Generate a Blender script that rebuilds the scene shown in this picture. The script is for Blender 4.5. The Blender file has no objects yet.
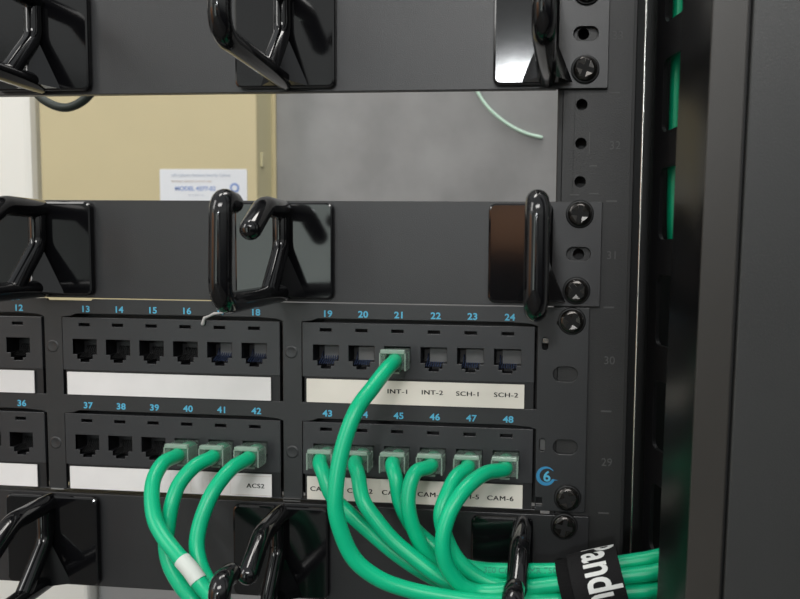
import bpy, bmesh, math
from mathutils import Vector, Matrix
S = 0.001                 # everything below is written in millimetres
ZR = 1.45                 # height of the reference line (top of rack unit 31) above the floor, metres
sc = bpy.context.scene
COL = sc.collection
R = math.radians

# ------------------------------------------------------------------ camera
CX, CD, CZ = 223.718, 339.751, -25.187
yaw, pit, rol = .111581, .081000, .011524
F, PX, PY = 799.935, 467.446, 324.769
cyw, syw, cp, sp = math.cos(yaw), math.sin(yaw), math.cos(pit), math.sin(pit)
fwd = Vector((-syw*cp, cyw*cp, -sp)); right = Vector((cyw, syw, 0)); up = right.cross(fwd)
r2 = right*math.cos(rol) + up*math.sin(rol); u2 = up*math.cos(rol) - right*math.sin(rol)
cd = bpy.data.cameras.new('camera'); cam = bpy.data.objects.new('camera', cd); COL.objects.link(cam)
m = Matrix((r2, u2, -fwd)).transposed().to_4x4()
m.translation = Vector((CX*S, -CD*S, CZ*S + ZR)); cam.matrix_world = m
cd.sensor_fit = 'HORIZONTAL'; cd.sensor_width = 36; cd.lens = F/800*36
cd.shift_x = (400-PX)/800; cd.shift_y = (PY-299.5)/800
cd.clip_start = .01; cd.clip_end = 50
cd.dof.use_dof = True; cd.dof.focus_distance = .355; cd.dof.aperture_fstop = 20
sc.camera = cam

# ------------------------------------------------------------------ light
w = bpy.data.worlds.new('world'); sc.world = w; w.use_nodes = True
wn = w.node_tree; tcw = wn.nodes.new('ShaderNodeTexCoord'); sx_ = wn.nodes.new('ShaderNodeSeparateXYZ'); rw = wn.nodes.new('ShaderNodeValToRGB')
mr = wn.nodes.new('ShaderNodeMapRange'); mr.inputs['From Min'].default_value = -.5; mr.inputs['From Max'].default_value = .6
wn.links.new(tcw.outputs['Generated'], sx_.inputs[0]); wn.links.new(sx_.outputs['Z'], mr.inputs['Value']); wn.links.new(mr.outputs[0], rw.inputs['Fac'])
e = rw.color_ramp.elements; e[0].position = .12; e[0].color = (.03, .03, .035, 1); e[1].position = 1; e[1].color = (.85, .88, .90, 1)
k = e.new(.45); k.color = (.12, .125, .13, 1); k = e.new(.68); k.color = (1.05, 1.08, 1.06, 1)
wn.links.new(rw.outputs['Color'], wn.nodes['Background'].inputs['Color']); wn.nodes['Background'].inputs['Strength'].default_value = .58
def area(name, loc, target, size, power, col=(1, 1, 1)):
    l = bpy.data.lights.new(name, 'AREA'); l.shape = 'RECTANGLE'; l.size, l.size_y = size; l.energy = power; l.color = col
    o = bpy.data.objects.new(name, l); COL.objects.link(o); o.location = loc
    o.rotation_euler = (Vector(target)-Vector(loc)).to_track_quat('-Z', 'Y').to_euler()
    return o
area('ceiling_lamp_front', (0.45, -1.75, 2.62), (0.2, -1.0, 0), (1.2, .6), 27, (1, .98, .95))
area('ceiling_lamp_far', (-.05, -5.4, 2.60), (-.05, -4.6, 0), (.34, .6), 70, (.95, .98, 1))
area('ceiling_lamp_left', (-1.5, -1.3, 2.62), (-.6, -.4, 1.0), (.6, 1.2), 14, (1, .98, .95))
area('ceiling_lamp_behind', (.15, .12, 2.66), (-.2, .5, .9), (1.0, .3), 11, (1, .97, .92))
area('added_corner_fill', (-2.3, -2.4, 2.6), (-3.4, -2.4, 1.6), (1.2, .6), 60, (1, .96, .9))  # added lamp, brightens the brown door for its reflection in the plates
sc.view_settings.view_transform = 'Standard'; sc.view_settings.look = 'None'
sc.view_settings.exposure = 0.0; sc.view_settings.gamma = 1; sc.view_settings.use_curve_mapping = False

# ------------------------------------------------------------------ materials
def lin(c): return tuple((x/255/12.92 if x/255 <= .04045 else ((x/255+.055)/1.055)**2.4) for x in c)
def mat(name, rgb, rough=.5, metal=0, bump=0, bscale=900, var=0, vscale=60, spec=.5, coat=0, alpha=1, col2=None, emis=None):
    mt = bpy.data.materials.new(name); mt.use_nodes = True; nt = mt.node_tree; b = nt.nodes['Principled BSDF']
    c = lin(rgb)
    b.inputs['Base Color'].default_value = (*c, 1); b.inputs['Roughness'].default_value = rough
    b.inputs['Metallic'].default_value = metal; b.inputs['Specular IOR Level'].default_value = spec
    b.inputs['Coat Weight'].default_value = coat; b.inputs['Coat Roughness'].default_value = .1
    b.inputs['Alpha'].default_value = alpha
    tc = nt.nodes.new('ShaderNodeTexCoord')
    if var or col2:
        n = nt.nodes.new('ShaderNodeTexNoise'); n.inputs['Scale'].default_value = vscale; n.inputs['Detail'].default_value = 6
        nt.links.new(tc.outputs['Object'], n.inputs['Vector'])
        r = nt.nodes.new('ShaderNodeValToRGB'); c2 = lin(col2) if col2 else tuple(x*(1+var) for x in c)
        c1 = c if col2 else tuple(x*(1-var) for x in c)
        r.color_ramp.elements[0].position = .35; r.color_ramp.elements[1].position = .68
        r.color_ramp.elements[0].color = (*c1, 1); r.color_ramp.elements[1].color = (*c2, 1)
        nt.links.new(n.outputs['Fac'], r.inputs['Fac']); nt.links.new(r.outputs['Color'], b.inputs['Base Color'])
    if bump:
        n = nt.nodes.new('ShaderNodeTexNoise'); n.inputs['Scale'].default_value = bscale; n.inputs['Detail'].default_value = 3
        nt.links.new(tc.outputs['Object'], n.inputs['Vector'])
        bp = nt.nodes.new('ShaderNodeBump'); bp.inputs['Strength'].default_value = bump; bp.inputs['Distance'].default_value = .0003
        nt.links.new(n.outputs['Fac'], bp.inputs['Height']); nt.links.new(bp.outputs['Normal'], b.inputs['Normal'])
    return mt
M = dict(
 powder=mat('black_powder_coat', (33, 33, 35), .38, spec=.62, bump=.25, bscale=2500, var=.10, vscale=25),
 panel=mat('patch_panel_paint', (34, 35, 37), .38, spec=.6, bump=.2, bscale=2500, var=.08, vscale=30),
 module=mat('module_plastic', (39, 40, 43), .38, spec=.6, bump=.08, bscale=1500, var=.06, vscale=40),
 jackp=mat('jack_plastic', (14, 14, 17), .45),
 jackin=mat('jack_inner_lit', (88, 88, 88), .5),  # back block only in jacks drawn as lit: light put into the colour
 contact=mat('contact_metal', (110, 130, 180), .25, metal=.8),
 gloss=mat('glossy_black_plastic', (12, 12, 14), .09, spec=.6, bump=.03, bscale=120),
 rail=mat('rail_steel_paint', (33, 33, 33), .45, bump=.3, bscale=1800, var=.18, vscale=35),
 dark=mat('dark_edge_paint', (13, 13, 14), .5),
 trim=mat('polished_edge', (200, 200, 196), .22, metal=1),
 post=mat('post_paint', (46, 44, 41), .36, bump=.15, bscale=2000, var=.07, vscale=20),
 postside=mat('post_side_gloss', (8, 8, 9), .27, spec=.32),
 door=mat('door_skin_paint', (46, 47, 47), .36, bump=.2, bscale=2000, var=.08, vscale=14),
 slot=mat('duct_black', (15, 15, 17), .4),
 screw=mat('black_oxide_screw', (70, 68, 66), .2, metal=.9),
 hole=mat('hole_black', (6, 6, 7), .8),
 paper=mat('label_paper', (224, 222, 221), .55, var=.02, vscale=80),
 paperw=mat('label_paper_warm', (222, 217, 207), .55, var=.02, vscale=80),
 ink=mat('black_ink', (30, 28, 28), .6),
 cyan=mat('cyan_print', (80, 172, 206), .5), blue=mat('blue_print', (48, 134, 180), .5),
 cable=mat('green_pvc_jacket', (6, 176, 126), .32, spec=.35, bump=.06, bscale=300, var=.05, vscale=50),
 cprint=mat('jacket_print', (10, 120, 96), .5),
 plug=mat('clear_polycarbonate', (150, 172, 160), .12, alpha=.24, spec=.8),
 plugtab=mat('clear_tab', (170, 192, 178), .15, alpha=.5, spec=.8),
 strap=mat('black_hook_and_loop', (24, 24, 25), .85, bump=.8, bscale=1400, spec=.2),
 strap2=mat('black_loop_backing', (11, 11, 12), .9, bump=.8, bscale=900, spec=.2),
 white=mat('white_print', (214, 216, 214), .6),
 tag=mat('white_tag', (200, 206, 200), .55),
 wall=mat('grey_wall_paint', (136, 136, 136), .75, var=.13, vscale=16),
 beige=mat('beige_enclosure_paint', (188, 176, 139), .5, var=.03, vscale=10),
 beige2=mat('beige_lit_side', (204, 196, 158), .5),  # lighter than the lid: light on the side put into the colour
 sticker=mat('sticker_paper', (214, 217, 222), .6), sblue=mat('sticker_blue', (120, 144, 196), .6), stan=mat('sticker_tan', (196, 184, 176), .6),
 sgrey=mat('sticker_grey', (176, 184, 198), .6),
 whitep=mat('white_plastic', (226, 225, 219), .45), bcable=mat('dark_cable', (44, 52, 48), .5),
 pale=mat('pale_cable', (196, 226, 208), .5), scrap=mat('scrap_plastic', (170, 168, 166), .4),
 mark=mat('faint_grey_print', (74, 74, 74), .6),
 trough=mat('trough_paint', (140, 140, 140), .6),
 stripgrey=mat('strip_grey', (120, 120, 118), .6),
 daylight=mat('window_daylight', (235, 250, 240), .9),
 floor=mat('floor_vinyl', (84, 83, 80), .5, var=.05, vscale=4), roomwall=mat('room_wall_paint', (188, 190, 188), .8),
 brown=mat('brown_door_wood', (205, 150, 112), .5, var=.15, vscale=6), darkback=mat('dark_backdrop_paint', (14, 14, 16), .6),
)

b_ = M['daylight'].node_tree.nodes['Principled BSDF']; b_.inputs['Emission Color'].default_value = (.90, 1, .96, 1); b_.inputs['Emission Strength'].default_value = 1.7
# ------------------------------------------------------------------ mesh helpers (mm in, metres out)
class MB:
    def __init__(s): s.v = []; s.f = []; s.mi = []; s.sm = []; s.mats = []
    def idx(s, mt):
        if mt not in s.mats: s.mats.append(mt)
        return s.mats.index(mt)
    def add(s, v, f, mt, smooth=False):
        k = len(s.v); i = s.idx(mt); s.v += [tuple(p) for p in v]
        s.f += [tuple(k+j for j in q) for q in f]; s.mi += [i]*len(f); s.sm += [smooth]*len(f); return s
    def build(s, name, parent=None, org=(0, 0, 0), bevel=0, seg=2):
        me = bpy.data.meshes.new(name)
        me.from_pydata([((x-org[0])*S, (y-org[1])*S, (z-org[2])*S) for x, y, z in s.v], [], s.f)
        for mt in s.mats: me.materials.append(M[mt])
        me.polygons.foreach_set('material_index', s.mi); me.polygons.foreach_set('use_smooth', s.sm); me.update()
        o = bpy.data.objects.new(name, me); COL.objects.link(o)
        if parent: o.parent = parent
        else: o.location = world(org)
        if bevel:
            b = o.modifiers.new('bevel', 'BEVEL'); b.width = bevel*S; b.segments = seg; b.limit_method = 'ANGLE'; b.angle_limit = R(40)
            b.harden_normals = False
        return o
def world(p): return (p[0]*S, p[1]*S, p[2]*S + ZR)
def box(mb, x0, x1, y0, y1, z0, z1, mt):
    v = [(x, y, z) for x in (x0, x1) for y in (y0, y1) for z in (z0, z1)]
    mb.add(v, [(0, 1, 3, 2), (4, 6, 7, 5), (0, 4, 5, 1), (2, 3, 7, 6), (0, 2, 6, 4), (1, 5, 7, 3)], mt); return mb
def rect(x0, x1, z0, z1, r=0, n=5):
    if r <= 0: return [(x0, z0), (x1, z0), (x1, z1), (x0, z1)]
    P = []
    for cx, cz, a in ((x1-r, z0+r, -90), (x1-r, z1-r, 0), (x0+r, z1-r, 90), (x0+r, z0+r, 180)):
        for i in range(n+1):
            t = R(a+90*i/n); P.append((cx+r*math.cos(t), cz+r*math.sin(t)))
    return P
def circ(x, z, r, n=20): return [(x+r*math.cos(2*math.pi*i/n), z+r*math.sin(2*math.pi*i/n)) for i in range(n)]
def sheet(mb, outer, holes, y0, y1, mt, bev=0, xf=None):
    """flat plate in the XZ plane with holes, between depths y0 (front) and y1"""
    c = bpy.data.curves.new('c', 'CURVE'); c.dimensions = '2D'; c.fill_mode = 'BOTH'
    c.extrude = (y1-y0)/2-bev; c.bevel_depth = bev; c.offset = -bev; c.bevel_resolution = 1
    for k, loop in enumerate([outer]+list(holes)):
        s = c.splines.new('POLY'); s.points.add(len(loop)-1); s.use_cyclic_u = True
        for p, q in zip(s.points, loop): p.co = (q[0], q[1], 0, 1)
    return _curve(mb, c, (y0+y1)/2, mt, xf)
def _curve(mb, c, ym, mt, xf=None, x0=0, z0=0, sx=1):
    o = bpy.data.objects.new('c', c); me = bpy.data.meshes.new_from_object(o)
    v = [(p.co.x*sx+x0, ym-p.co.z, p.co.y+z0) for p in me.vertices]
    if xf: v = [xf(*p) for p in v]
    mb.add(v, [tuple(p.vertices) for p in me.polygons], mt)
    bpy.data.objects.remove(o); bpy.data.curves.remove(c); bpy.data.meshes.remove(me); return mb
def text(mb, s, x, z, h, y, mt, sx=1, bold=0, sp=1, thick=.06, xf=None):
    """lettering centred on (x, z), capital height h, its face at depth y"""
    c = bpy.data.curves.new('t', 'FONT'); c.body = s; c.size = h/.70; c.align_x = 'CENTER'
    c.extrude = thick; c.offset = bold*h; c.space_character = sp; c.resolution_u = 4; c.fill_mode = 'BOTH'
    return _curve(mb, c, y+thick, mt, xf, x, z-h/2, sx)
def fillet(P, r, n=5):
    P = [Vector(p) for p in P]; out = [P[0]]
    for i in range(1, len(P)-1):
        a, b, c = P[i-1], P[i], P[i+1]; ra = min(r, (a-b).length*.49, (c-b).length*.49)
        p, q = b+(a-b).normalized()*ra, b+(c-b).normalized()*ra
        for k in range(n+1):
            t = k/n; out.append(p*(1-t)**2+b*2*t*(1-t)+q*t*t)
    return out+[P[-1]]
def smooth(P, k=6):
    P = [Vector(p) for p in P]; Q = [2*P[0]-P[1]]+P+[2*P[-1]-P[-2]]; out = []
    for i in range(1, len(Q)-2):
        a, b, c, d = Q[i-1:i+3]
        for j in range(k):
            t = j/k; out.append(.5*((2*b)+(c-a)*t+(2*a-5*b+4*c-d)*t*t+(3*b-a-3*c+d)*t**3))
    return out+[P[-1]]
def tube(mb, P, r, mt, n=14, sx=1, cap='round'):
    """swept round rod; r number or list; sx flattens across X"""
    P = [Vector(p) for p in P]; N = len(P); rr = r if isinstance(r, list) else [r]*N
    if cap == 'round':
        d0 = (P[0]-P[1]).normalized(); d1 = (P[-1]-P[-2]).normalized()
        pre, post = [], []
        for a in (80, 55, 28):
            pre.append((P[0]+d0*rr[0]*math.sin(R(a)), rr[0]*math.cos(R(a))))
        for a in (28, 55, 80):
            post.append((P[-1]+d1*rr[-1]*math.sin(R(a)), rr[-1]*math.cos(R(a))))
        P = [p for p, _ in pre]+P+[p for p, _ in post]; rr = [q for _, q in pre]+rr+[q for _, q in post]; N = len(P)
    t0 = (P[1]-P[0]).normalized(); ref = Vector((1, 0, 0)) if abs(t0.x) < .8 else Vector((0, 1, 0))
    u = (ref-t0*ref.dot(t0)).normalized(); v = []; f = []
    for i in range(N):
        t = (P[min(i+1, N-1)]-P[max(i-1, 0)]).normalized(); u = (u-t*u.dot(t)).normalized(); b = t.cross(u)
        for k in range(n):
            a = 2*math.pi*k/n; v.append(P[i]+u*math.cos(a)*rr[i]*sx+b*math.sin(a)*rr[i])
    for i in range(N-1):
        for k in range(n): f.append((i*n+k, i*n+(k+1) % n, (i+1)*n+(k+1) % n, (i+1)*n+k))
    mb.add(v, f, mt, True); e = len(v)-n
    mb.add(v[:n], [tuple(range(n-1, -1, -1))], mt); mb.add(v[e:], [tuple(range(n))], mt)
    return mb
def lathe(mb, x, z, prof, mt, n=24, sm=True):
    """turned about the Y axis through (x, z); prof = [(radius, y)]"""
    v = []; f = []; k = len(prof)
    for r, y in prof:
        for i in range(n): a = 2*math.pi*i/n; v.append((x+r*math.cos(a), y, z+r*math.sin(a)))
    for j in range(k-1):
        for i in range(n): f.append((j*n+i, (j+1)*n+i, (j+1)*n+(i+1) % n, j*n+(i+1) % n))
    mb.add(v, f, mt, sm); mb.add(v[-n:], [tuple(range(n))], mt); return mb
def thing(name, label, cat, org, group=None):
    o = bpy.data.objects.new(name, None); COL.objects.link(o); o.location = world(org); o.empty_display_size = .01
    tag(o, label, cat, group); return o
def tag(o, label, cat, group=None):
    o['label'] = label; o['category'] = cat
    if group: o['group'] = group
    return o
def struct(o): o['kind'] = 'structure'; return o
def copy_tree(o, loc=None, parent=None):
    c = o.copy(); COL.objects.link(c)
    if parent: c.parent = parent
    if loc: c.location = loc
    for ch in [x for x in bpy.data.objects if x.parent == o]: copy_tree(ch, None, c)
    return c

# ------------------------------------------------------------------ the setting
FZ = -ZR/S
struct(box(MB(), -3500, 2500, -6200, 700, FZ-40, FZ, 'floor').build('floor'))
struct(box(MB(), -3500, 2500, 500, 620, FZ, 1350, 'wall').build('wall_back'))
struct(box(MB(), -3500, 2500, -6300, -6200, FZ, 1350, 'roomwall').build('wall_front'))
struct(box(MB(), -3600, -3500, -6200, 620, FZ, 1350, 'roomwall').build('wall_left'))
d = MB(); box(d, -3500, -3440, -3400, -1400, FZ, 700, 'brown'); struct(d.build('door_1'))
d = MB(); box(d, -480, 300, -6140, -6120, 60, 480, 'brown'); struct(d.build('brown_tint_panel'))  # unseen panel added to give the right ring plate a brown reflection
d = MB(); box(d, -900, 700, -6200, -6150, FZ, 650, 'darkback'); struct(d.build('dark_backdrop'))  # unseen dark panel, added for the black reflections in the ring plates

d = MB(); box(d, -2750, -1350, -6200, -6170, FZ+60, 1250, 'daylight'); struct(d.build('window_1'))

# beige enclosure on the back wall
X0, X1, Y0, Y1 = -316, -81.5, 452, 499
t = thing('electrical_enclosure', 'beige metal enclosure box fixed to the grey wall behind the rack', 'enclosure', (X0, Y1, -260))
box(MB(), X0+4, X1-.5, Y0+4, Y1, -300, 200, 'beige2').build('enclosure_body', t, (X0, Y1, -260), 1)
box(MB(), X0, X1, Y0, Y0+4, -304, 204, 'beige').build('enclosure_lid', t, (X0, Y1, -260), 1.5)
box(MB(), X0-3, X1+4, Y1-3, Y1, -308, 208, 'beige').build('wall_flange', t, (X0, Y1, -260), .5)
for hz in (68, -40, -150): box(MB(), X1-1, X1+1.2, Y0+12, Y0+18, hz, hz+14, 'beige2').build('hinge', t, (X0, Y1, -260), .5)
# sticker
org = (-138, 451.6, 40)
t = MB(); sheet(t, rect(-185, -92, 12, 64, 1), [], 451.4, 452, 'sticker')
text(t, 'UPS Lightning Resistant Security Cabinet', -141, 58, 2.9, 451.2, 'sgrey', sx=.93, bold=.02)
text(t, 'distribution cabinet for use in dry areas', -151, 52, 2.2, 451.2, 'stan', sx=.86, bold=.02)
text(t, 'MODEL 4277-02', -147, 44.5, 4.2, 451.2, 'sblue', sx=1.05, bold=.03)
text(t, 'for indoor use', -146, 38, 2, 451.2, 'sgrey', sx=1)
sheet(t, circ(-105, 45, 5), [], 451.1, 451.4, 'sblue'); sheet(t, circ(-105, 45, 2.8), [], 450.95, 451.1, 'sticker')
tag(t.build('sticker', org=org), 'white sticker with faint blue print and round blue seal on beige enclosure', 'sticker')
# white trunkings
t = MB(); sheet(t, rect(-700, -331, -330, 420, 14), [], 460, 500, 'whitep', 8)
tag(t.build('wall_trunking', org=(-500, 500, -330), bevel=0), 'wide white cover with rounded edge left of the beige enclosure', 'trunking')
t = MB(); sheet(t, rect(-700, -279, -640, -334, 6), [], 455, 500, 'whitep', 4)
tag(t.build('wall_cabinet', org=(-450, 500, -640)), 'low white box on the wall seen under the lowest left ring', 'cabinet')
t = MB(); sheet(t, rect(-276, 260, -640, -334, 4), [], 470, 500, 'trough', 3)
tag(t.build('cable_trough', org=(0, 500, -640)), 'dark grey wall trough seen below the lowest black panel', 'trough')
# loose cables behind
t = MB(); tube(t, smooth([(-104, 120, 130), (-99, 120, 96), (-92, 120, 74), (-82, 120, 65.5), (-70, 120, 63.5), (-58, 120, 70), (-50, 120, 84), (-45, 120, 130)]), 2.6, 'bcable', 10)
tag(t.build('cable_loop', org=(-72, 120, 62)), 'dark loop of cable hanging behind the top left of the rack', 'cable')
t = MB(); tube(t, smooth([(128, 494, 190), (131, 494, 166), (139, 495, 145), (152, 495, 128), (170, 496, 114), (187, 497, 105.5), (204, 498, 101)]), 1.7, 'pale', 8)
tag(t.build('wall_cable', org=(160, 495, 130)), 'thin pale green cable curving down the grey wall behind the gap', 'cable')

# ------------------------------------------------------------------ rack: rail, slotted duct, post, side panel
MH = []
for u in range(-9, 9):
    for h in (6.35, 22.2, 38.1): MH.append(U_ := (-44.45*u-44.45+h+1.6*(1 if u < 0 else 0)))
t = thing('rack_rail', 'dark grey punched mounting rail with faint unit marks, carrying the panels', 'rack rail', (238, 3, FZ))
o0 = (238, 3, FZ)
b = MB(); sheet(b, rect(224.6, 252.6, -420, 400), [circ(232.2, z, 2.4) for z in MH if -400 < z < 380], 2.2, 4.2, 'rail')
sheet(b, rect(224.6, 252.6, FZ, -420), [], 2.2, 4.2, 'rail')
sheet(b, rect(224.6, 252.6, 400, 560), [], 2.2, 4.2, 'rail')
for k in range(-4, 3): sheet(b, rect(243.2, 247.6, 44.45*k-.4, 44.45*k+.3), [], 2.12, 2.25, 'mark')
for k, n in ((67.5, '33'), (23, '32'), (-22.5, '31'), (-67, '30'), (-111, '29'), (-156, '28')): text(b, n, 246.2, k, 3.4, 2.1, 'mark', bold=0)
for x, z, l in ((235.5, 23.9, 9), (228, 47, 2.4), (234, 46.5, 3), (228, 2.5, 4), (236, 3, 4), (236, 14.5, 3)):
    sheet(b, rect(x, x+(.35 if l > 5 else l), z-(l/2 if l > 5 else .25), z+(l/2 if l > 5 else .3)), [], 2.13, 2.25, 'mark')
b.build('rail_face', t, o0)
b = MB(); box(b, 222.2, 224.7, 2.0, 26, FZ, 560, 'dark'); b.build('rail_lip', t, o0, .5)
b = MB(); box(b, 252.4, 254.2, 2.2, 60, FZ, 560, 'dark'); b.build('rail_flange', t, o0, .4)
# closed black backing behind rail holes
b = MB(); box(b, 224.7, 252.4, 12, 14, FZ, 560, 'dark'); b.build('rail_web', t, o0)
# bright strip
b = MB(); tube(b, [(257.2, 0, FZ), (257.2, 0, 560)], .6, 'trim', 10, cap='flat')
tag(b.build('edge_rod', org=(256.3, 0, FZ)), 'thin shiny vertical rod in the dark gap right of the rail', 'rod')
# slotted duct
def dz(a_, b_, c_): return (262.6+a_*.27+b_*.963, 8-a_*.963+b_*.27, c_)      # plate drawn along a slanting wall
t = thing('cable_duct', 'black vertical cable duct with square finger slots beside the rail', 'cable duct', (262, 0, FZ))
o0 = (262, 0, FZ)
ST = 43.6
holes = [rect(8, 26.5, 27.6-ST*k, 27.6-ST*k+29, 3.5) for k in range(-8, 9)]
b = MB(); sheet(b, rect(0, 29.5, -420, 400), holes, 0, 1.6, 'slot', 0, dz); b.build('slotted_wall', t, o0)
b = MB(); sheet(b, rect(0, 29.5, FZ, -420), [], 0, 1.6, 'slot', 0, dz); b.build('lower_wall', t, o0)
b = MB(); sheet(b, rect(0, 29.5, 400, 560), [], 0, 1.6, 'slot', 0, dz); b.build('upper_wall', t, o0)
b = MB(); box(b, 254.2, 340, 60, 62, FZ, 130, 'dark'); b.build('back_wall', t, o0)
# post
t = thing('rack_post', 'grey upright post with rounded dark inner side right of the duct', 'rack post', (266, -90, FZ))
o0 = (266, -90, FZ)
prof = [(258.8, -83), (260.3, -90), (261.9, -96.5), (263.3, -101.2), (264.3, -103.8)]
v = [(x, y, z) for z in (FZ, 560) for x, y in prof]; n = len(prof)
b = MB(); b.add(v, [(i, i+1, n+i+1, n+i) for i in range(n-1)], 'postside', True)
b.add([(258.8, -83, FZ), (262, -83, FZ), (262, -83, 560), (258.8, -83, 560)], [(0, 1, 2, 3)], 'postside'); b.build('rounded_side', t, o0)
LEAN = .011; t.rotation_euler = (0, LEAN, 0); t.location.x += (FZ+40)*S*LEAN      # the post and side panel lean a little
b = MB(); box(b, 264.2, 274.0, -104, -101, FZ, 560, 'post'); b.build('post_face', t, o0, .3)
b = MB(); box(b, 272, 275.0, -101.6, -90, FZ, 560, 'dark'); b.build('groove', t, o0)
t = MB(); box(t, 275.1, 520, -104.5, -84, FZ, 560, 'door')
o = t.build('side_panel', org=(390, -90, FZ), bevel=.5); o.rotation_euler = (0, LEAN, 0); o.location.x += (FZ+40)*S*LEAN
tag(o, 'broad grey metal side panel at the right beyond the narrow groove', 'panel')

# green cables standing in the duct
for k, (x, y, zb) in enumerate(((271.6, 6, -22), (279.5, 4, -2), (274.5, 13, 26))):
    t = MB(); tube(t, smooth([(x+3, y, 560), (x+1, y, 200), (x, y, 90), (x, y, zb+20), (x+4, y+4, zb), (x+20, y+10, zb-16), (x+40, y+30, zb-20)]), 3.1, 'cable', 12)
    tag(t.build('duct_cable', org=(x, y, 0)), ('green network cable standing in the duct behind its slots', 'green network cable set furthest back in the slotted duct', 'green network cable in the duct ending by the upper slot')[k], 'cable', 'green cables in the side duct')

# ------------------------------------------------------------------ cable managers
MT, MBt = -.5, -44.3
o0 = (0, 0, -22.2)
mgr = thing('cable_manager', 'middle black cable manager panel between the open gap and patch panel', 'cable manager', o0)
def slot(x, z, wd=10, h=5.6): return rect(x-wd/2, x+wd/2, z-h/2, z+h/2, h/2-.01, 6)
b = MB(); sheet(b, rect(-242, 241.6, MBt, MT, .6), [slot(232.2, -22.2), circ(232.2, -6.35, 3.6), circ(232.2, -38.1, 3.6)], 0, 2, 'powder', .25)
box(b, -222, 220.5, 1.8, 12, MT-1.6, MT, 'powder'); box(b, -222, 220.5, 1.8, 3.5, MBt, MBt+1.2, 'powder')
b.build('face_plate', mgr, o0)
RD, RH = 82, 21.1-3.9
zc = -22.2
def ring(xc, x0, x1, sl=1.0, dn=0):
    b = MB(); sheet(b, rect(x0, x1, zc-20.9, zc+20.9, 3), [], -3.2, -.05, 'gloss', 1.0); bp = b.build('ring_base', mgr, o0)
    r = 3.9; zt, zb = zc+RH, zc-RH
    b = MB()
    # lower arm, front bar and short return (the loop leans a little outwards and droops)
    tube(b, fillet([(xc, -1, zb-.8), (xc+4.4*sl, -RD+3, zb-1.9-dn), (xc+4.8*sl, -RD+3.9, zt-.3), (xc+4.2*sl, -RD+15, zt-1.2)], 9, 7), r, 'gloss', 18)
    b.build('ring_loop', bp, o0)
    b = MB()
    # upper hook
    tube(b, fillet([(xc, -1, zt+.2), (xc+1.8*sl, -30, zt+.2), (xc+2.8*sl, -47, zt-9.6)], 4, 6), 4.2, 'gloss', 18)
    b.build('ring_hook', bp, o0)
    b = MB()
    # upright rib with foot running out on the lower arm, and its gusset
    tube(b, fillet([(xc, -5.5, zt), (xc, -5.5, zc+1), (xc+1.3*sl, -24, zb-.4)], 4, 4), 3.6, 'gloss', 14)
    g = [(xc-1.2, zc+2), (xc-10.5, zb-3), (xc+10.5, zb-3), (xc+1.2, zc+2)]
    v = [(g[0][0], -5.5, g[0][1]), (g[1][0], -3, zb-3), (g[2][0], -3, zb-3), (g[3][0], -5.5, g[3][1]), (xc+.6, -13, zb-1.5)]
    b.add(v, [(0, 1, 4), (4, 2, 3), (0, 4, 3), (1, 2, 4)], 'gloss', False)
    b.build('ring_rib', bp, o0)
    return bp
ring(-6.8, -28.2, 17.0)
ring(105.3, 83.4, 127.4)
ring(216.6, 194.4, 221.3, 0, .8)
for c in [x for x in bpy.data.objects if x.parent == mgr and x.name.startswith('ring_base')]: c.name = 'ring_base'
top = copy_tree(mgr, world((1.0, 0, -22.2+88.9+1.2))); top['label'] = 'topmost black cable manager panel, cut off by the photo top'
low = copy_tree(mgr, world((-2.4, 0, -22.2-134.2)))
for b_ in low.children:
    if b_.name.startswith('ring_base'):
        xs_ = [v.co.x for v in b_.data.vertices]; mx = sum(xs_)/len(xs_)
        b_.location.x += .0018 if mx < .03 else (-.0035 if mx > .15 else 0)
low['label'] = 'lowest black cable manager panel, under the patch panel rows'
for x in (mgr, top, low): x['group'] = 'ringed cable managers on the rack'

# ------------------------------------------------------------------ patch panel
PT, PB = -44.8, -132.9
oP = (0, 0, -89)
pp = thing('network_patch_bay', 'black two-row network patch panel with blue port numbers', 'patch panel', oP)
GX = [(-112.0, -9.8), (.3, 102.5), (112.7, 214.6)]
cut = []
for x0, x1 in [(-224.3, -122)]+GX:
    for zt in (-52.4, -96.8):
        cut.append([(x0-.3, zt-36.9+(.6 if zt > -90 else 1.2)), (x1+1.2, zt-36.9+(.6 if zt > -90 else 1.2)), (x1+1.2, zt-.6), (x1-1.5, zt+.3), (x1-10, zt+.9), (x0+7, zt+.9), (x0+4, zt-.2), (x0-.3, zt-.7)])
b = MB()
sheet(b, [(-241, PB), (237.3, PB), (237.3, PT), (15, PT), (14.4, PT-.75), (-6.6, PT-.75), (-7.2, PT), (-241, PT)], cut+[slot(227.8, -73.2, 10.4, 6.4), slot(228.4, -104.6, 10.4, 6.4), rect(217.7, 220.3, -63.2, -57.6, 1.25), rect(217.3, 219.9, -106.8, -101.2, 1.25),
   circ(230, -50.8, 3.7), circ(230, -127, 3.7), rect(216.2, 218.9, -130.6, -127.0, .3), circ(225.2, -51.4, 1.4)], 0, 1.6, 'panel', .2)
fp = b.build('face_plate', pp, oP)
b = MB(); box(b, -224, 222, 9.2, 14, PB+.5, PT-4, 'jackp'); b.build('back_board', pp, oP)
for x, z in ((107.6, -66.6), (107.8, -111.4), (-4.8, -66.6), (-4.8, -111.4)):
    b = MB(); lathe(b, x, z, [(2.9, .01), (2.6, -.22), (2.0, -.1), (.01, -.1)], 'panel', 20); b.build('rivet', fp, oP)
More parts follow.
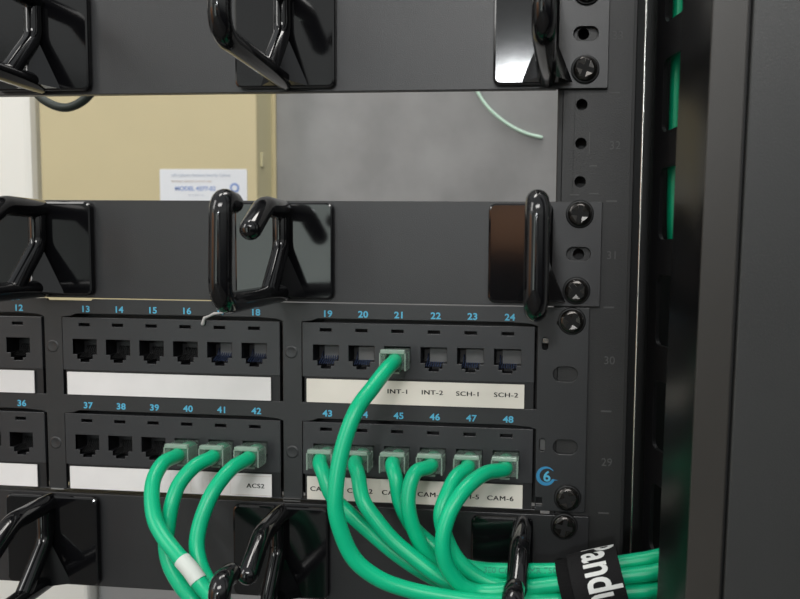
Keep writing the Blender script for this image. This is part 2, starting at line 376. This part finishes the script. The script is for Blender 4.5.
# jack prototype, centred on (0, 0); opening 11.4 x 10.4, notch downwards
def jack_outline(x, z): return [(x-5.7, z-1.9), (x-3.7, z-1.9), (x-3.7, z-4.1), (x-2.1, z-4.1), (x-2.1, z-5.4), (x+2.1, z-5.4), (x+2.1, z-4.1), (x+3.7, z-4.1), (x+3.7, z-1.9), (x+5.7, z-1.9), (x+5.7, z+5.0), (x-5.7, z+5.0)]
def jack_mesh(lit):
    b = MB(); L = jack_outline(0, 0); n = len(L); D = 8.5
    v = [(x, -.2, z) for x, z in L]+[(x, D, z) for x, z in L]
    b.add(v, [(i, n+i, n+(i+1) % n, (i+1) % n) for i in range(n)], 'jackp')
    box(b, -5.7, 5.7, D, D+.5, -5.4, 5, 'jackp')
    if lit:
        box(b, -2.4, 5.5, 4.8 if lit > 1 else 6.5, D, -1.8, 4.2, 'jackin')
    for i in range(8):
        x = -3.57+i*1.02
        tube(b, [(x, 1.5, -3.4), (x, 5.5, -1.6), (x, D-.4, 1.4)], .22, 'contact' if lit else 'hole', 5, cap='flat')  # unlit jacks get near-black pins, shade put into the colour
    return b
protos = {}
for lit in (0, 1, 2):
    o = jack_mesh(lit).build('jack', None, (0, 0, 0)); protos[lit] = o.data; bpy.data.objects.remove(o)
def strip_label(x0, x1, z0, z1, mt, words):
    b = MB(); sheet(b, rect(x0, x1, z0, z1, .2), [], -.7, -.25, mt)
    for s, x, z, h, sx in words:
        for dx in (-.09, .09): text(b, s, x+dx, z, h, -.78, 'ink', sx=sx*1.06, sp=1.1)
    return b
PITCH = 16.0
for gi, (x0, x1) in enumerate(GX):
    for row in (0, 1):
        zt = -53.3-44.1*row
        zb_ = -89.2 if row == 0 else -133.0
        xs = [x0+10.6+PITCH*k*(.9975) for k in range(6)]
        zj = -68.1-44.1*row
        b = MB()
        holes = [jack_outline(x, zj) for x in xs]+[rect(x-2.6, x+2.6, zt-3.9, zt-2.5) for x in xs]
        sheet(b, rect(x0, x1, zb_+11.9, zt, .4), holes, -.25, 1.6, 'module', .2)
        box(b, x0, x1, 2.6, 3.4, zb_+10, zt, 'jackp')if False else None
        # recessed lower lip holding the strip
        sheet(b, rect(x0+.9, x1-.2, zb_+.1, zb_+12.2), [], .2, 2.0, 'jackp')
        md = b.build('jack_module', pp, oP)
        for k, x in enumerate(xs):
            num = gi*6+7+k+24*row
            if gi == 0 and k < 4: continue
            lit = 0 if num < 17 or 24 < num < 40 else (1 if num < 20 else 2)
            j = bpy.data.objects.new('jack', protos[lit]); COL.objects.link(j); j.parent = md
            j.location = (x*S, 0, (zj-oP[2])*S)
            # number, printed on the face plate above the module
            b = MB(); text(b, str(num), x+.7, -49.3-44.1*row, 2.75, -.06, 'cyan', sx=1.12, bold=.035, sp=1.04, thick=.03)
            b.build('port_number', fp, oP)
        W = []
        mtn = 'paper'
        if gi == 2 and row == 0:
            mtn = 'paperw'
            W = [('INT-1', 155.6, -82.6, 1.95, 1.22), ('INT-2', 170.7, -82.6, 1.95, 1.22), ('SCH-1', 186.3, -82.7, 1.95, 1.22), ('SCH-2', 202.7, -82.7, 1.95, 1.22)]
        if gi == 2 and row == 1:
            mtn = 'paperw'
            W = [('CAM-%d' % (k+1), (121.9, 138.7, 154.4, 170.3, 186, 200.9)[k], -127.4-.12*k, 2.05, 1.18) for k in range(6)]
        if gi == 1 and row == 1: W = [('ACS2', 90.9, -127.3, 2.0, 1.1)]
        sb = strip_label(x0+2, x1-4.1, zb_+.7, zb_+11.1, mtn, W)
        if gi == 1 and row == 1:
            for xx in (51, 60.5, 69.5, 79): sheet(sb, rect(xx, xx+.12, zb_+1.6, zb_+9.9), [], -.76, -.7, 'stan')
            for q in (rect(80, 98, zb_+1.3, zb_+1.45), rect(80, 98, zb_+10.0, zb_+10.15)): sheet(sb, q, [], -.76, -.7, 'stan')
        sb.build('label_strip', md, oP)
for x0, x1, z in ((-7.5, -1.2, -132.9), (103.6, 111.6, -132.3), (103.6, 111.6, -133.5)):  # added pale strips in place of bright background showing through the bottom gap
    b = MB(); box(b, x0, x1, -.5, .1, z-.35, z+.25, 'stripgrey' if x0 < 0 else 'mark'); b.build('gap_strip', fp, oP)
# category mark: a figure 6 inside an open swoosh
b = MB(); A = []
cx, cz = 220.3, -117.6
for i in range(29):
    a = R(38+i*10.6); ro = 4.1; A.append((cx+ro*math.cos(a), cz+ro*math.sin(a)*1.02))
for i in range(28, -1, -1):
    a = R(38+i*10.6); s_ = math.sin(math.pi*min(1, (i+2)/26)*.5+.2); ri = 4.1-1.35*s_; A.append((cx+.25+ri*math.cos(a), cz+ri*math.sin(a)))
A.insert(29, (cx+5.3, cz-1.6)); 
sheet(b, A, [], -.06, .02, 'blue'); text(b, '6', cx+.5, cz, 4.4, -.1, 'cyan', sx=1.05, bold=.03, thick=.03)
b.build('category_mark', fp, oP)
# dimpled dark backs seen through the oblong holes are the rail itself; small bright latch in the upper tiny slot
b = MB(); box(b, 217.9, 220.2, 1.0, 1.5, -60.2, -58.0, 'trim'); b.build('latch', fp, oP)
b = MB(); box(b, 217.5, 219.8, 1.0, 1.5, -106.5, -101.6, 'mark'); b.build('latch', fp, oP)

# ------------------------------------------------------------------ screws
def screw_mesh():
    b = MB()
    lathe(b, 0, 0, [(5.0, 0), (5.0, -.5), (4.7, -1.0), (4.2, -1.1)], 'dark', 28, False)     # washer ring
    lathe(b, 0, 0, [(4.3, -1.0), (4.25, -1.7), (3.9, -2.2), (3.1, -2.5), (1.0, -2.6)], 'screw', 28)
    for a in (0, 90, 180, 270):            # four raised petals between the arms of the cross
        ca, sa = math.cos(R(a)), math.sin(R(a))
        v = [(u*ca-w_*sa, h, u*sa+w_*ca) for u, w_, h in ((.85, .85, -2.7), (3.0, .95, -2.9), (2.5, 2.5, -2.6), (.95, 3.0, -2.9))]
        b.add(v, [(3, 2, 1, 0)], 'screw')
        v2 = [(x, -2.3, z) for x, y, z in v]
        b.add(v+v2, [(0, 1, 5, 4), (1, 2, 6, 5), (2, 3, 7, 6), (3, 0, 4, 7)], 'screw')
    box(b, -3.1, 3.1, -2.68, -2.5, -.85, .85, 'hole'); box(b, -.85, .85, -2.72, -2.5, -3.1, 3.1, 'hole')
    return b
pr_ = screw_mesh().build('rack_screw', None, (0, 0, 0)); sm_ = pr_.data; bpy.data.objects.remove(pr_)
SL = [((233.2, 53.4), 20, 'cross-head screw in the bottom corner of the top panel ear'),
      ((233.2, 84.8), 60, 'cross-head screw at the very top edge of the picture'),
      ((232.3, -5.6), 8, 'cross-head screw in the upper corner of the middle panel ear'),
      ((231.6, -37.6), 48, 'cross-head screw in the lower corner of the middle panel ear'),
      ((230.0, -50.4), 33, 'cross-head screw at the top corner of the patch panel'),
      ((229.8, -126.6), 70, 'cross-head screw at the bottom corner of the patch panel, under the blue mark'),
      ((228.6, -139.0), 12, 'cross-head screw in the lowest panel just above the green cables')]
for (x, z), a, lb in SL:
    o = bpy.data.objects.new('rack_screw', sm_); COL.objects.link(o); o.location = world((x, -.05, z)); o.rotation_euler = (0, R(a), 0); o.scale = (1.16, 1.1, 1.16)
    tag(o, lb, 'screw', 'black rack screws')

# ------------------------------------------------------------------ patch cables
CR = 3.12
ax = Vector((1, 0, .18)).normalized(); up_ = Vector((-.18, 0, 1)).normalized(); bk = Vector((0, 1, 0)); SC = Vector((240.7, -31.5, -150.5))
def hexp(j):
    if j == 0: return 0, 0
    a = R(30+60*j); return 6.2*math.cos(a), 6.2*math.sin(a)       # (towards back, up)
def bundle(j, spread=0):
    y, z = hexp(j); out = []
    for t_, k in ((-14, 1.0), (-7, 1.0), (0, 1), (9, 1.0), (20, 1.05), (34, 1.08)):
        out.append(SC+ax*t_+bk*y*k+up_*z*k)
    e = out[-1]; out += [e+Vector((11, -9, -4)), e+Vector((20, -13, -22)), e+Vector((23, -13, -70)), e+Vector((23, -13, -180))]
    return [tuple(p) for p in out]
PATH = {
21: [(156.1, -3.0, -67.7), (157.2, -13.0, -67.3), (155.3, -22.0, -69.9), (152.0, -31.0, -75.6), (147.0, -40.0, -84.1), (143.1, -46.0, -98.2), (141.7, -50.0, -112.7), (142.7, -51.0, -124.0), (148.1, -50.0, -138.1), (156.9, -48.0, -146.6), (168.2, -46.0, -151.5), (183.1, -44.0, -154.6), (200.3, -42.0, -156.5)],
43: [(123.2, -3.0, -111.9), (125.0, -12.0, -110.9), (127.3, -17.0, -116.4), (131.7, -20.0, -124.4), (139.6, -21.0, -131.4), (148.4, -22.0, -138.3), (159.2, -23.0, -146.3), (172.0, -24.0, -153.7), (186.6, -25.0, -159.2), (199.0, -25.0, -160.6)],
44: [(140.3, -3.0, -111.7), (139.9, -12.0, -110.3), (142.8, -20.0, -115.0), (146.6, -27.0, -123.3), (152.9, -29.0, -131.1), (159.8, -30.0, -138.3), (168.6, -31.0, -144.9), (179.4, -32.0, -151.8), (193.5, -32.0, -157.9)],
45: [(155.4, -3.0, -111.5), (156.3, -12.0, -110.1), (158.3, -17.0, -117.3), (160.2, -18.0, -126.3), (165.5, -19.0, -135.9), (174.2, -20.0, -143.2), (184.8, -24.0, -148.4), (197.0, -28.0, -149.5)],
46: [(173.0, -3.0, -111.2), (172.4, -13.0, -109.6), (167.2, -20.0, -112.7), (165.1, -24.0, -119.2), (165.5, -26.0, -127.7), (168.9, -26.0, -138.0), (174.2, -25.0, -147.7), (182.3, -24.0, -155.2), (194.7, -24.0, -157.9)],
47: [(188.2, -3.0, -111.1), (187.9, -12.0, -110.1), (183.9, -20.0, -114.1), (181.0, -26.0, -120.0), (179.2, -30.0, -127.0), (181.5, -31.0, -136.0), (186.4, -31.0, -144.8), (194.5, -31.0, -151.3), (205.4, -31.0, -154.4)],
48: [(204.1, -3.0, -110.9), (203.0, -12.0, -109.9), (196.4, -22.0, -111.4), (189.8, -32.0, -114.6), (184.7, -38.0, -121.4), (182.1, -41.0, -129.3), (181.9, -42.0, -137.7), (184.6, -41.0, -145.8), (190.6, -39.0, -152.7), (199.9, -37.0, -154.6)],
40: [(57.7, -3.0, -112.2), (59.9, -12.0, -110.8), (58.0, -21.0, -113.1), (57.9, -29.0, -118.2), (60.2, -35.0, -124.8), (64.0, -40.0, -131.4), (69.4, -44.0, -136.4), (76.7, -48.0, -141.5), (83.8, -51.0, -146.4), (89.5, -53.0, -152.0), (96.0, -55.0, -157.9), (103.0, -56.0, -172.2), (104, -58, -200), (104, -58, -300)],
41: [(75.1, -3.0, -112.0), (76.3, -12.0, -111.1), (71.8, -20.0, -114.1), (67.9, -26.0, -119.9), (66.8, -31.0, -127.0), (66.4, -34.0, -135.8), (66.9, -37.0, -142.7), (70.0, -40.0, -149.8), (76.0, -43.0, -156.5), (83.6, -46.0, -162.6), (92.7, -48.0, -174.9), (97, -50, -200), (97, -50, -300)],
42: [(92.6, -3.0, -112.6), (92.9, -13.0, -111.1), (89.1, -22.0, -113.7), (85.5, -30.0, -119.7), (83.3, -35.0, -126.7), (81.9, -39.0, -135.0), (82.5, -42.0, -142.1), (85.9, -45.0, -149.0), (91.3, -48.0, -154.8), (97.8, -50.0, -160.8), (103.0, -49.0, -174.1), (105, -46, -200), (105, -46, -300)],
}
SLOT = {45: 1, 47: 0, 46: 6, 44: 4, 43: 5, 21: 3, 48: 2}
LAB = {21: 'green patch cable plugged into port 21, sweeping in front of the others',
 40: 'green patch cable in port 40, with a white tag low down', 41: 'green patch cable in port 41, middle of the left three',
 42: 'green patch cable in port 42, right of the left three', 43: 'green patch cable in port 43, leftmost of the strapped bundle',
 44: 'green patch cable in port 44, crossing behind the long port 21 cable', 45: 'green patch cable in port 45, running along the bundle top',
 46: 'green patch cable in port 46, above the CAM-4 label', 47: 'green patch cable in port 47, passing behind the port 48 cable',
 48: 'green patch cable in port 48, last plug at the right above CAM-6'}
for n, P in PATH.items():
    row = 0 if n < 25 else 1; gi = 1 if 36 < n < 43 else 2
    k = (n-1) % 6; px = GX[gi][0]+10.6+PITCH*k*.9975; pz = -68.1-44.1*row+.3
    o0 = (px, 0, pz); t = thing('patch_cable', LAB[n], 'cable', o0, 'green patch cables')
    P = [(px, 3, pz), (px, -4, pz)]+[P[1]]+P[2:]
    P[2] = ((px+P[2][0])/2, -12.5, pz-.4)
    if n in SLOT: P = P+bundle(SLOT[n])
    b = MB(); Q = smooth(P, 7); tube(b, Q, CR, 'cable', 18)
    if n == 45:      # printed jacket legend
        pass
    jk = b.build('jacket', t, o0)
    # clear modular plug
    b = MB()
    sheet(b, rect(px-5.5, px+5.5, pz-4.0, pz+4.0, .8), [circ(px, pz, 3.2)], -10.5, 6, 'plug', .4)
    sheet(b, rect(px-5.3, px+5.3, pz+2.7, pz+4.6, .6), [], -11.2, -8.6, 'plugtab', .4)
    box(b, px-5.7, px-5.1, -10.9, -2, pz-4.4, pz+3, 'plugtab'); box(b, px+5.1, px+5.7, -10.9, -2, pz-4.4, pz+3, 'plugtab')
    b.build('plug', t, o0)
    b = MB(); v = [(px-2, 4, pz-4.4), (px+2, 4, pz-4.4), (px+2, -6, pz-5.6), (px-2, -6, pz-5.6)]; v += [(x, y, z-.8) for x, y, z in v]
    b.add(v, [(0, 1, 2, 3), (7, 6, 5, 4), (0, 4, 5, 1), (1, 5, 6, 2), (2, 6, 7, 3), (3, 7, 4, 0)], 'plugtab'); b.build('latch_tab', t, o0)
    if n == 40:
        b = MB(); a_, c_ = Vector((80.5, -49.8, -144.0)), Vector((89.5, -53.0, -152.0)); seg = [a_.lerp(c_, q/6) for q in range(7)]
        # tag follows the sampled centre line
        seg = [q for q in Q if 79.5 <= q.x <= 88.3 and q.z > -152]
        tube(b, seg, CR+.28, 'tag', 18, cap='flat'); b.build('cable_tag', t, o0)
    if n in (45, 47):   # faint printing along the jacket
        b = MB(); path = [q for q in Q]
        L = [0]
        for a_, c_ in zip(path, path[1:]): L.append(L[-1]+(c_-a_).length)
        def on(s):
            s = max(0, min(L[-1]-1e-3, s))
            for i in range(len(L)-1):
                if L[i+1] >= s: q = (s-L[i])/(L[i+1]-L[i]); return path[i].lerp(path[i+1], q), (path[i+1]-path[i]).normalized()
        smid = min(range(len(path)), key=lambda i: (path[i]-(SC+ax*(-28 if n == 45 else 24)+bk*hexp(1)[0]+up_*hexp(1)[1])).length)
        s0 = L[smid]
        def wrapc(x, y, z, s0=s0):
            c, tg = on(s0+x); e1 = (Vector((0, -1, 0))-tg*Vector((0, -1, 0)).dot(tg)).normalized(); e2 = tg.cross(e1)
            if e2.z < 0: e2 = -e2
            a = z/CR+.45; rr = CR+.06-y; return tuple(c+e1*rr*math.cos(a)+e2*rr*math.sin(a))
        text(b, '3E0 C(UL) CMR 75C E1' if n == 45 else 'E75 CM 4PR', 0, 0, 2.2, 0, 'cprint', sx=1.1, thick=.02, xf=wrapc); b.build('jacket_print', t, o0)

# ------------------------------------------------------------------ hook and loop strap with its lettering
RS = 12.3; oS = tuple(SC)
t = thing('cable_strap', 'black hook-and-loop strap with white lettering around the green cables', 'strap', oS)
ax2 = Vector((1, 0, .28)).normalized(); up2 = Vector((-.28, 0, 1)).normalized()
def cyl(s, phi, rr):   # s along the bundle, phi from the front upward
    return SC+ax2*(s+2.2)+(-bk*math.cos(phi)+up2*math.sin(phi))*rr
def band(b, s0, s1, r0, r1, mt, n=56):
    v = []; f = []
    for i in range(n):
        a = 2*math.pi*i/n
        for s_, r_ in ((s0, r0), (s1, r0), (s1, r1), (s0, r1)): v.append(cyl(s_, a, r_))
    for i in range(n):
        j = (i+1) % n
        for k in range(4): f.append((i*4+k, i*4+(k+1) % 4, j*4+(k+1) % 4, j*4+k))
    b.add(v, f, mt, False); return b
band(MB(), -10.5, 9.0, RS-1.1, RS, 'strap').build('strap_band', t, oS)
band(MB(), -15.5, -8.5, RS-2.2, RS-1.2, 'strap2').build('loop_end', t, oS)
b = MB(); adv = 5.9
for i, ch in enumerate('Panduit'):
    phi0 = (3-i)*adv/RS+.28
    c = bpy.data.curves.new('t', 'FONT'); c.body = ch; c.size = 18.2; c.align_x = 'CENTER'; c.extrude = .01; c.offset = .38; c.fill_mode = 'BOTH'; c.resolution_u = 4
    o = bpy.data.objects.new('c', c); me = bpy.data.meshes.new_from_object(o)
    bm = bmesh.new(); bm.from_mesh(me); bmesh.ops.triangulate(bm, faces=bm.faces)
    for _ in range(2): bmesh.ops.subdivide_edges(bm, edges=[e for e in bm.edges if e.calc_length() > 1.2], cuts=1, use_grid_fill=False)
    bmesh.ops.triangulate(bm, faces=bm.faces)
    bm.verts.index_update()
    v = [cyl(p.co.y-4.4, phi0-p.co.x*.66/RS, RS+.12+p.co.z*2) for p in bm.verts]
    b.add(v, [tuple(q.index for q in fc.verts) for fc in bm.faces], 'white'); bm.free()
    bpy.data.objects.remove(o); bpy.data.curves.remove(c); bpy.data.meshes.remove(me)
b.build('lettering', t, oS)

# torn scrap clinging above port 17
t = MB(); tube(t, [(67.6, -1.2, -54.8), (68.4, -1.2, -52.2), (70.5, -1.2, -51.4), (73, -1.3, -50.2), (76.8, -1.3, -49.9)], [.9, .75, .5, .7, .35], 'scrap', 8, sx=1)
tag(t.build('plastic_scrap', org=(71, -1.2, -52)), 'small torn pale plastic scrap above port 17', 'scrap')
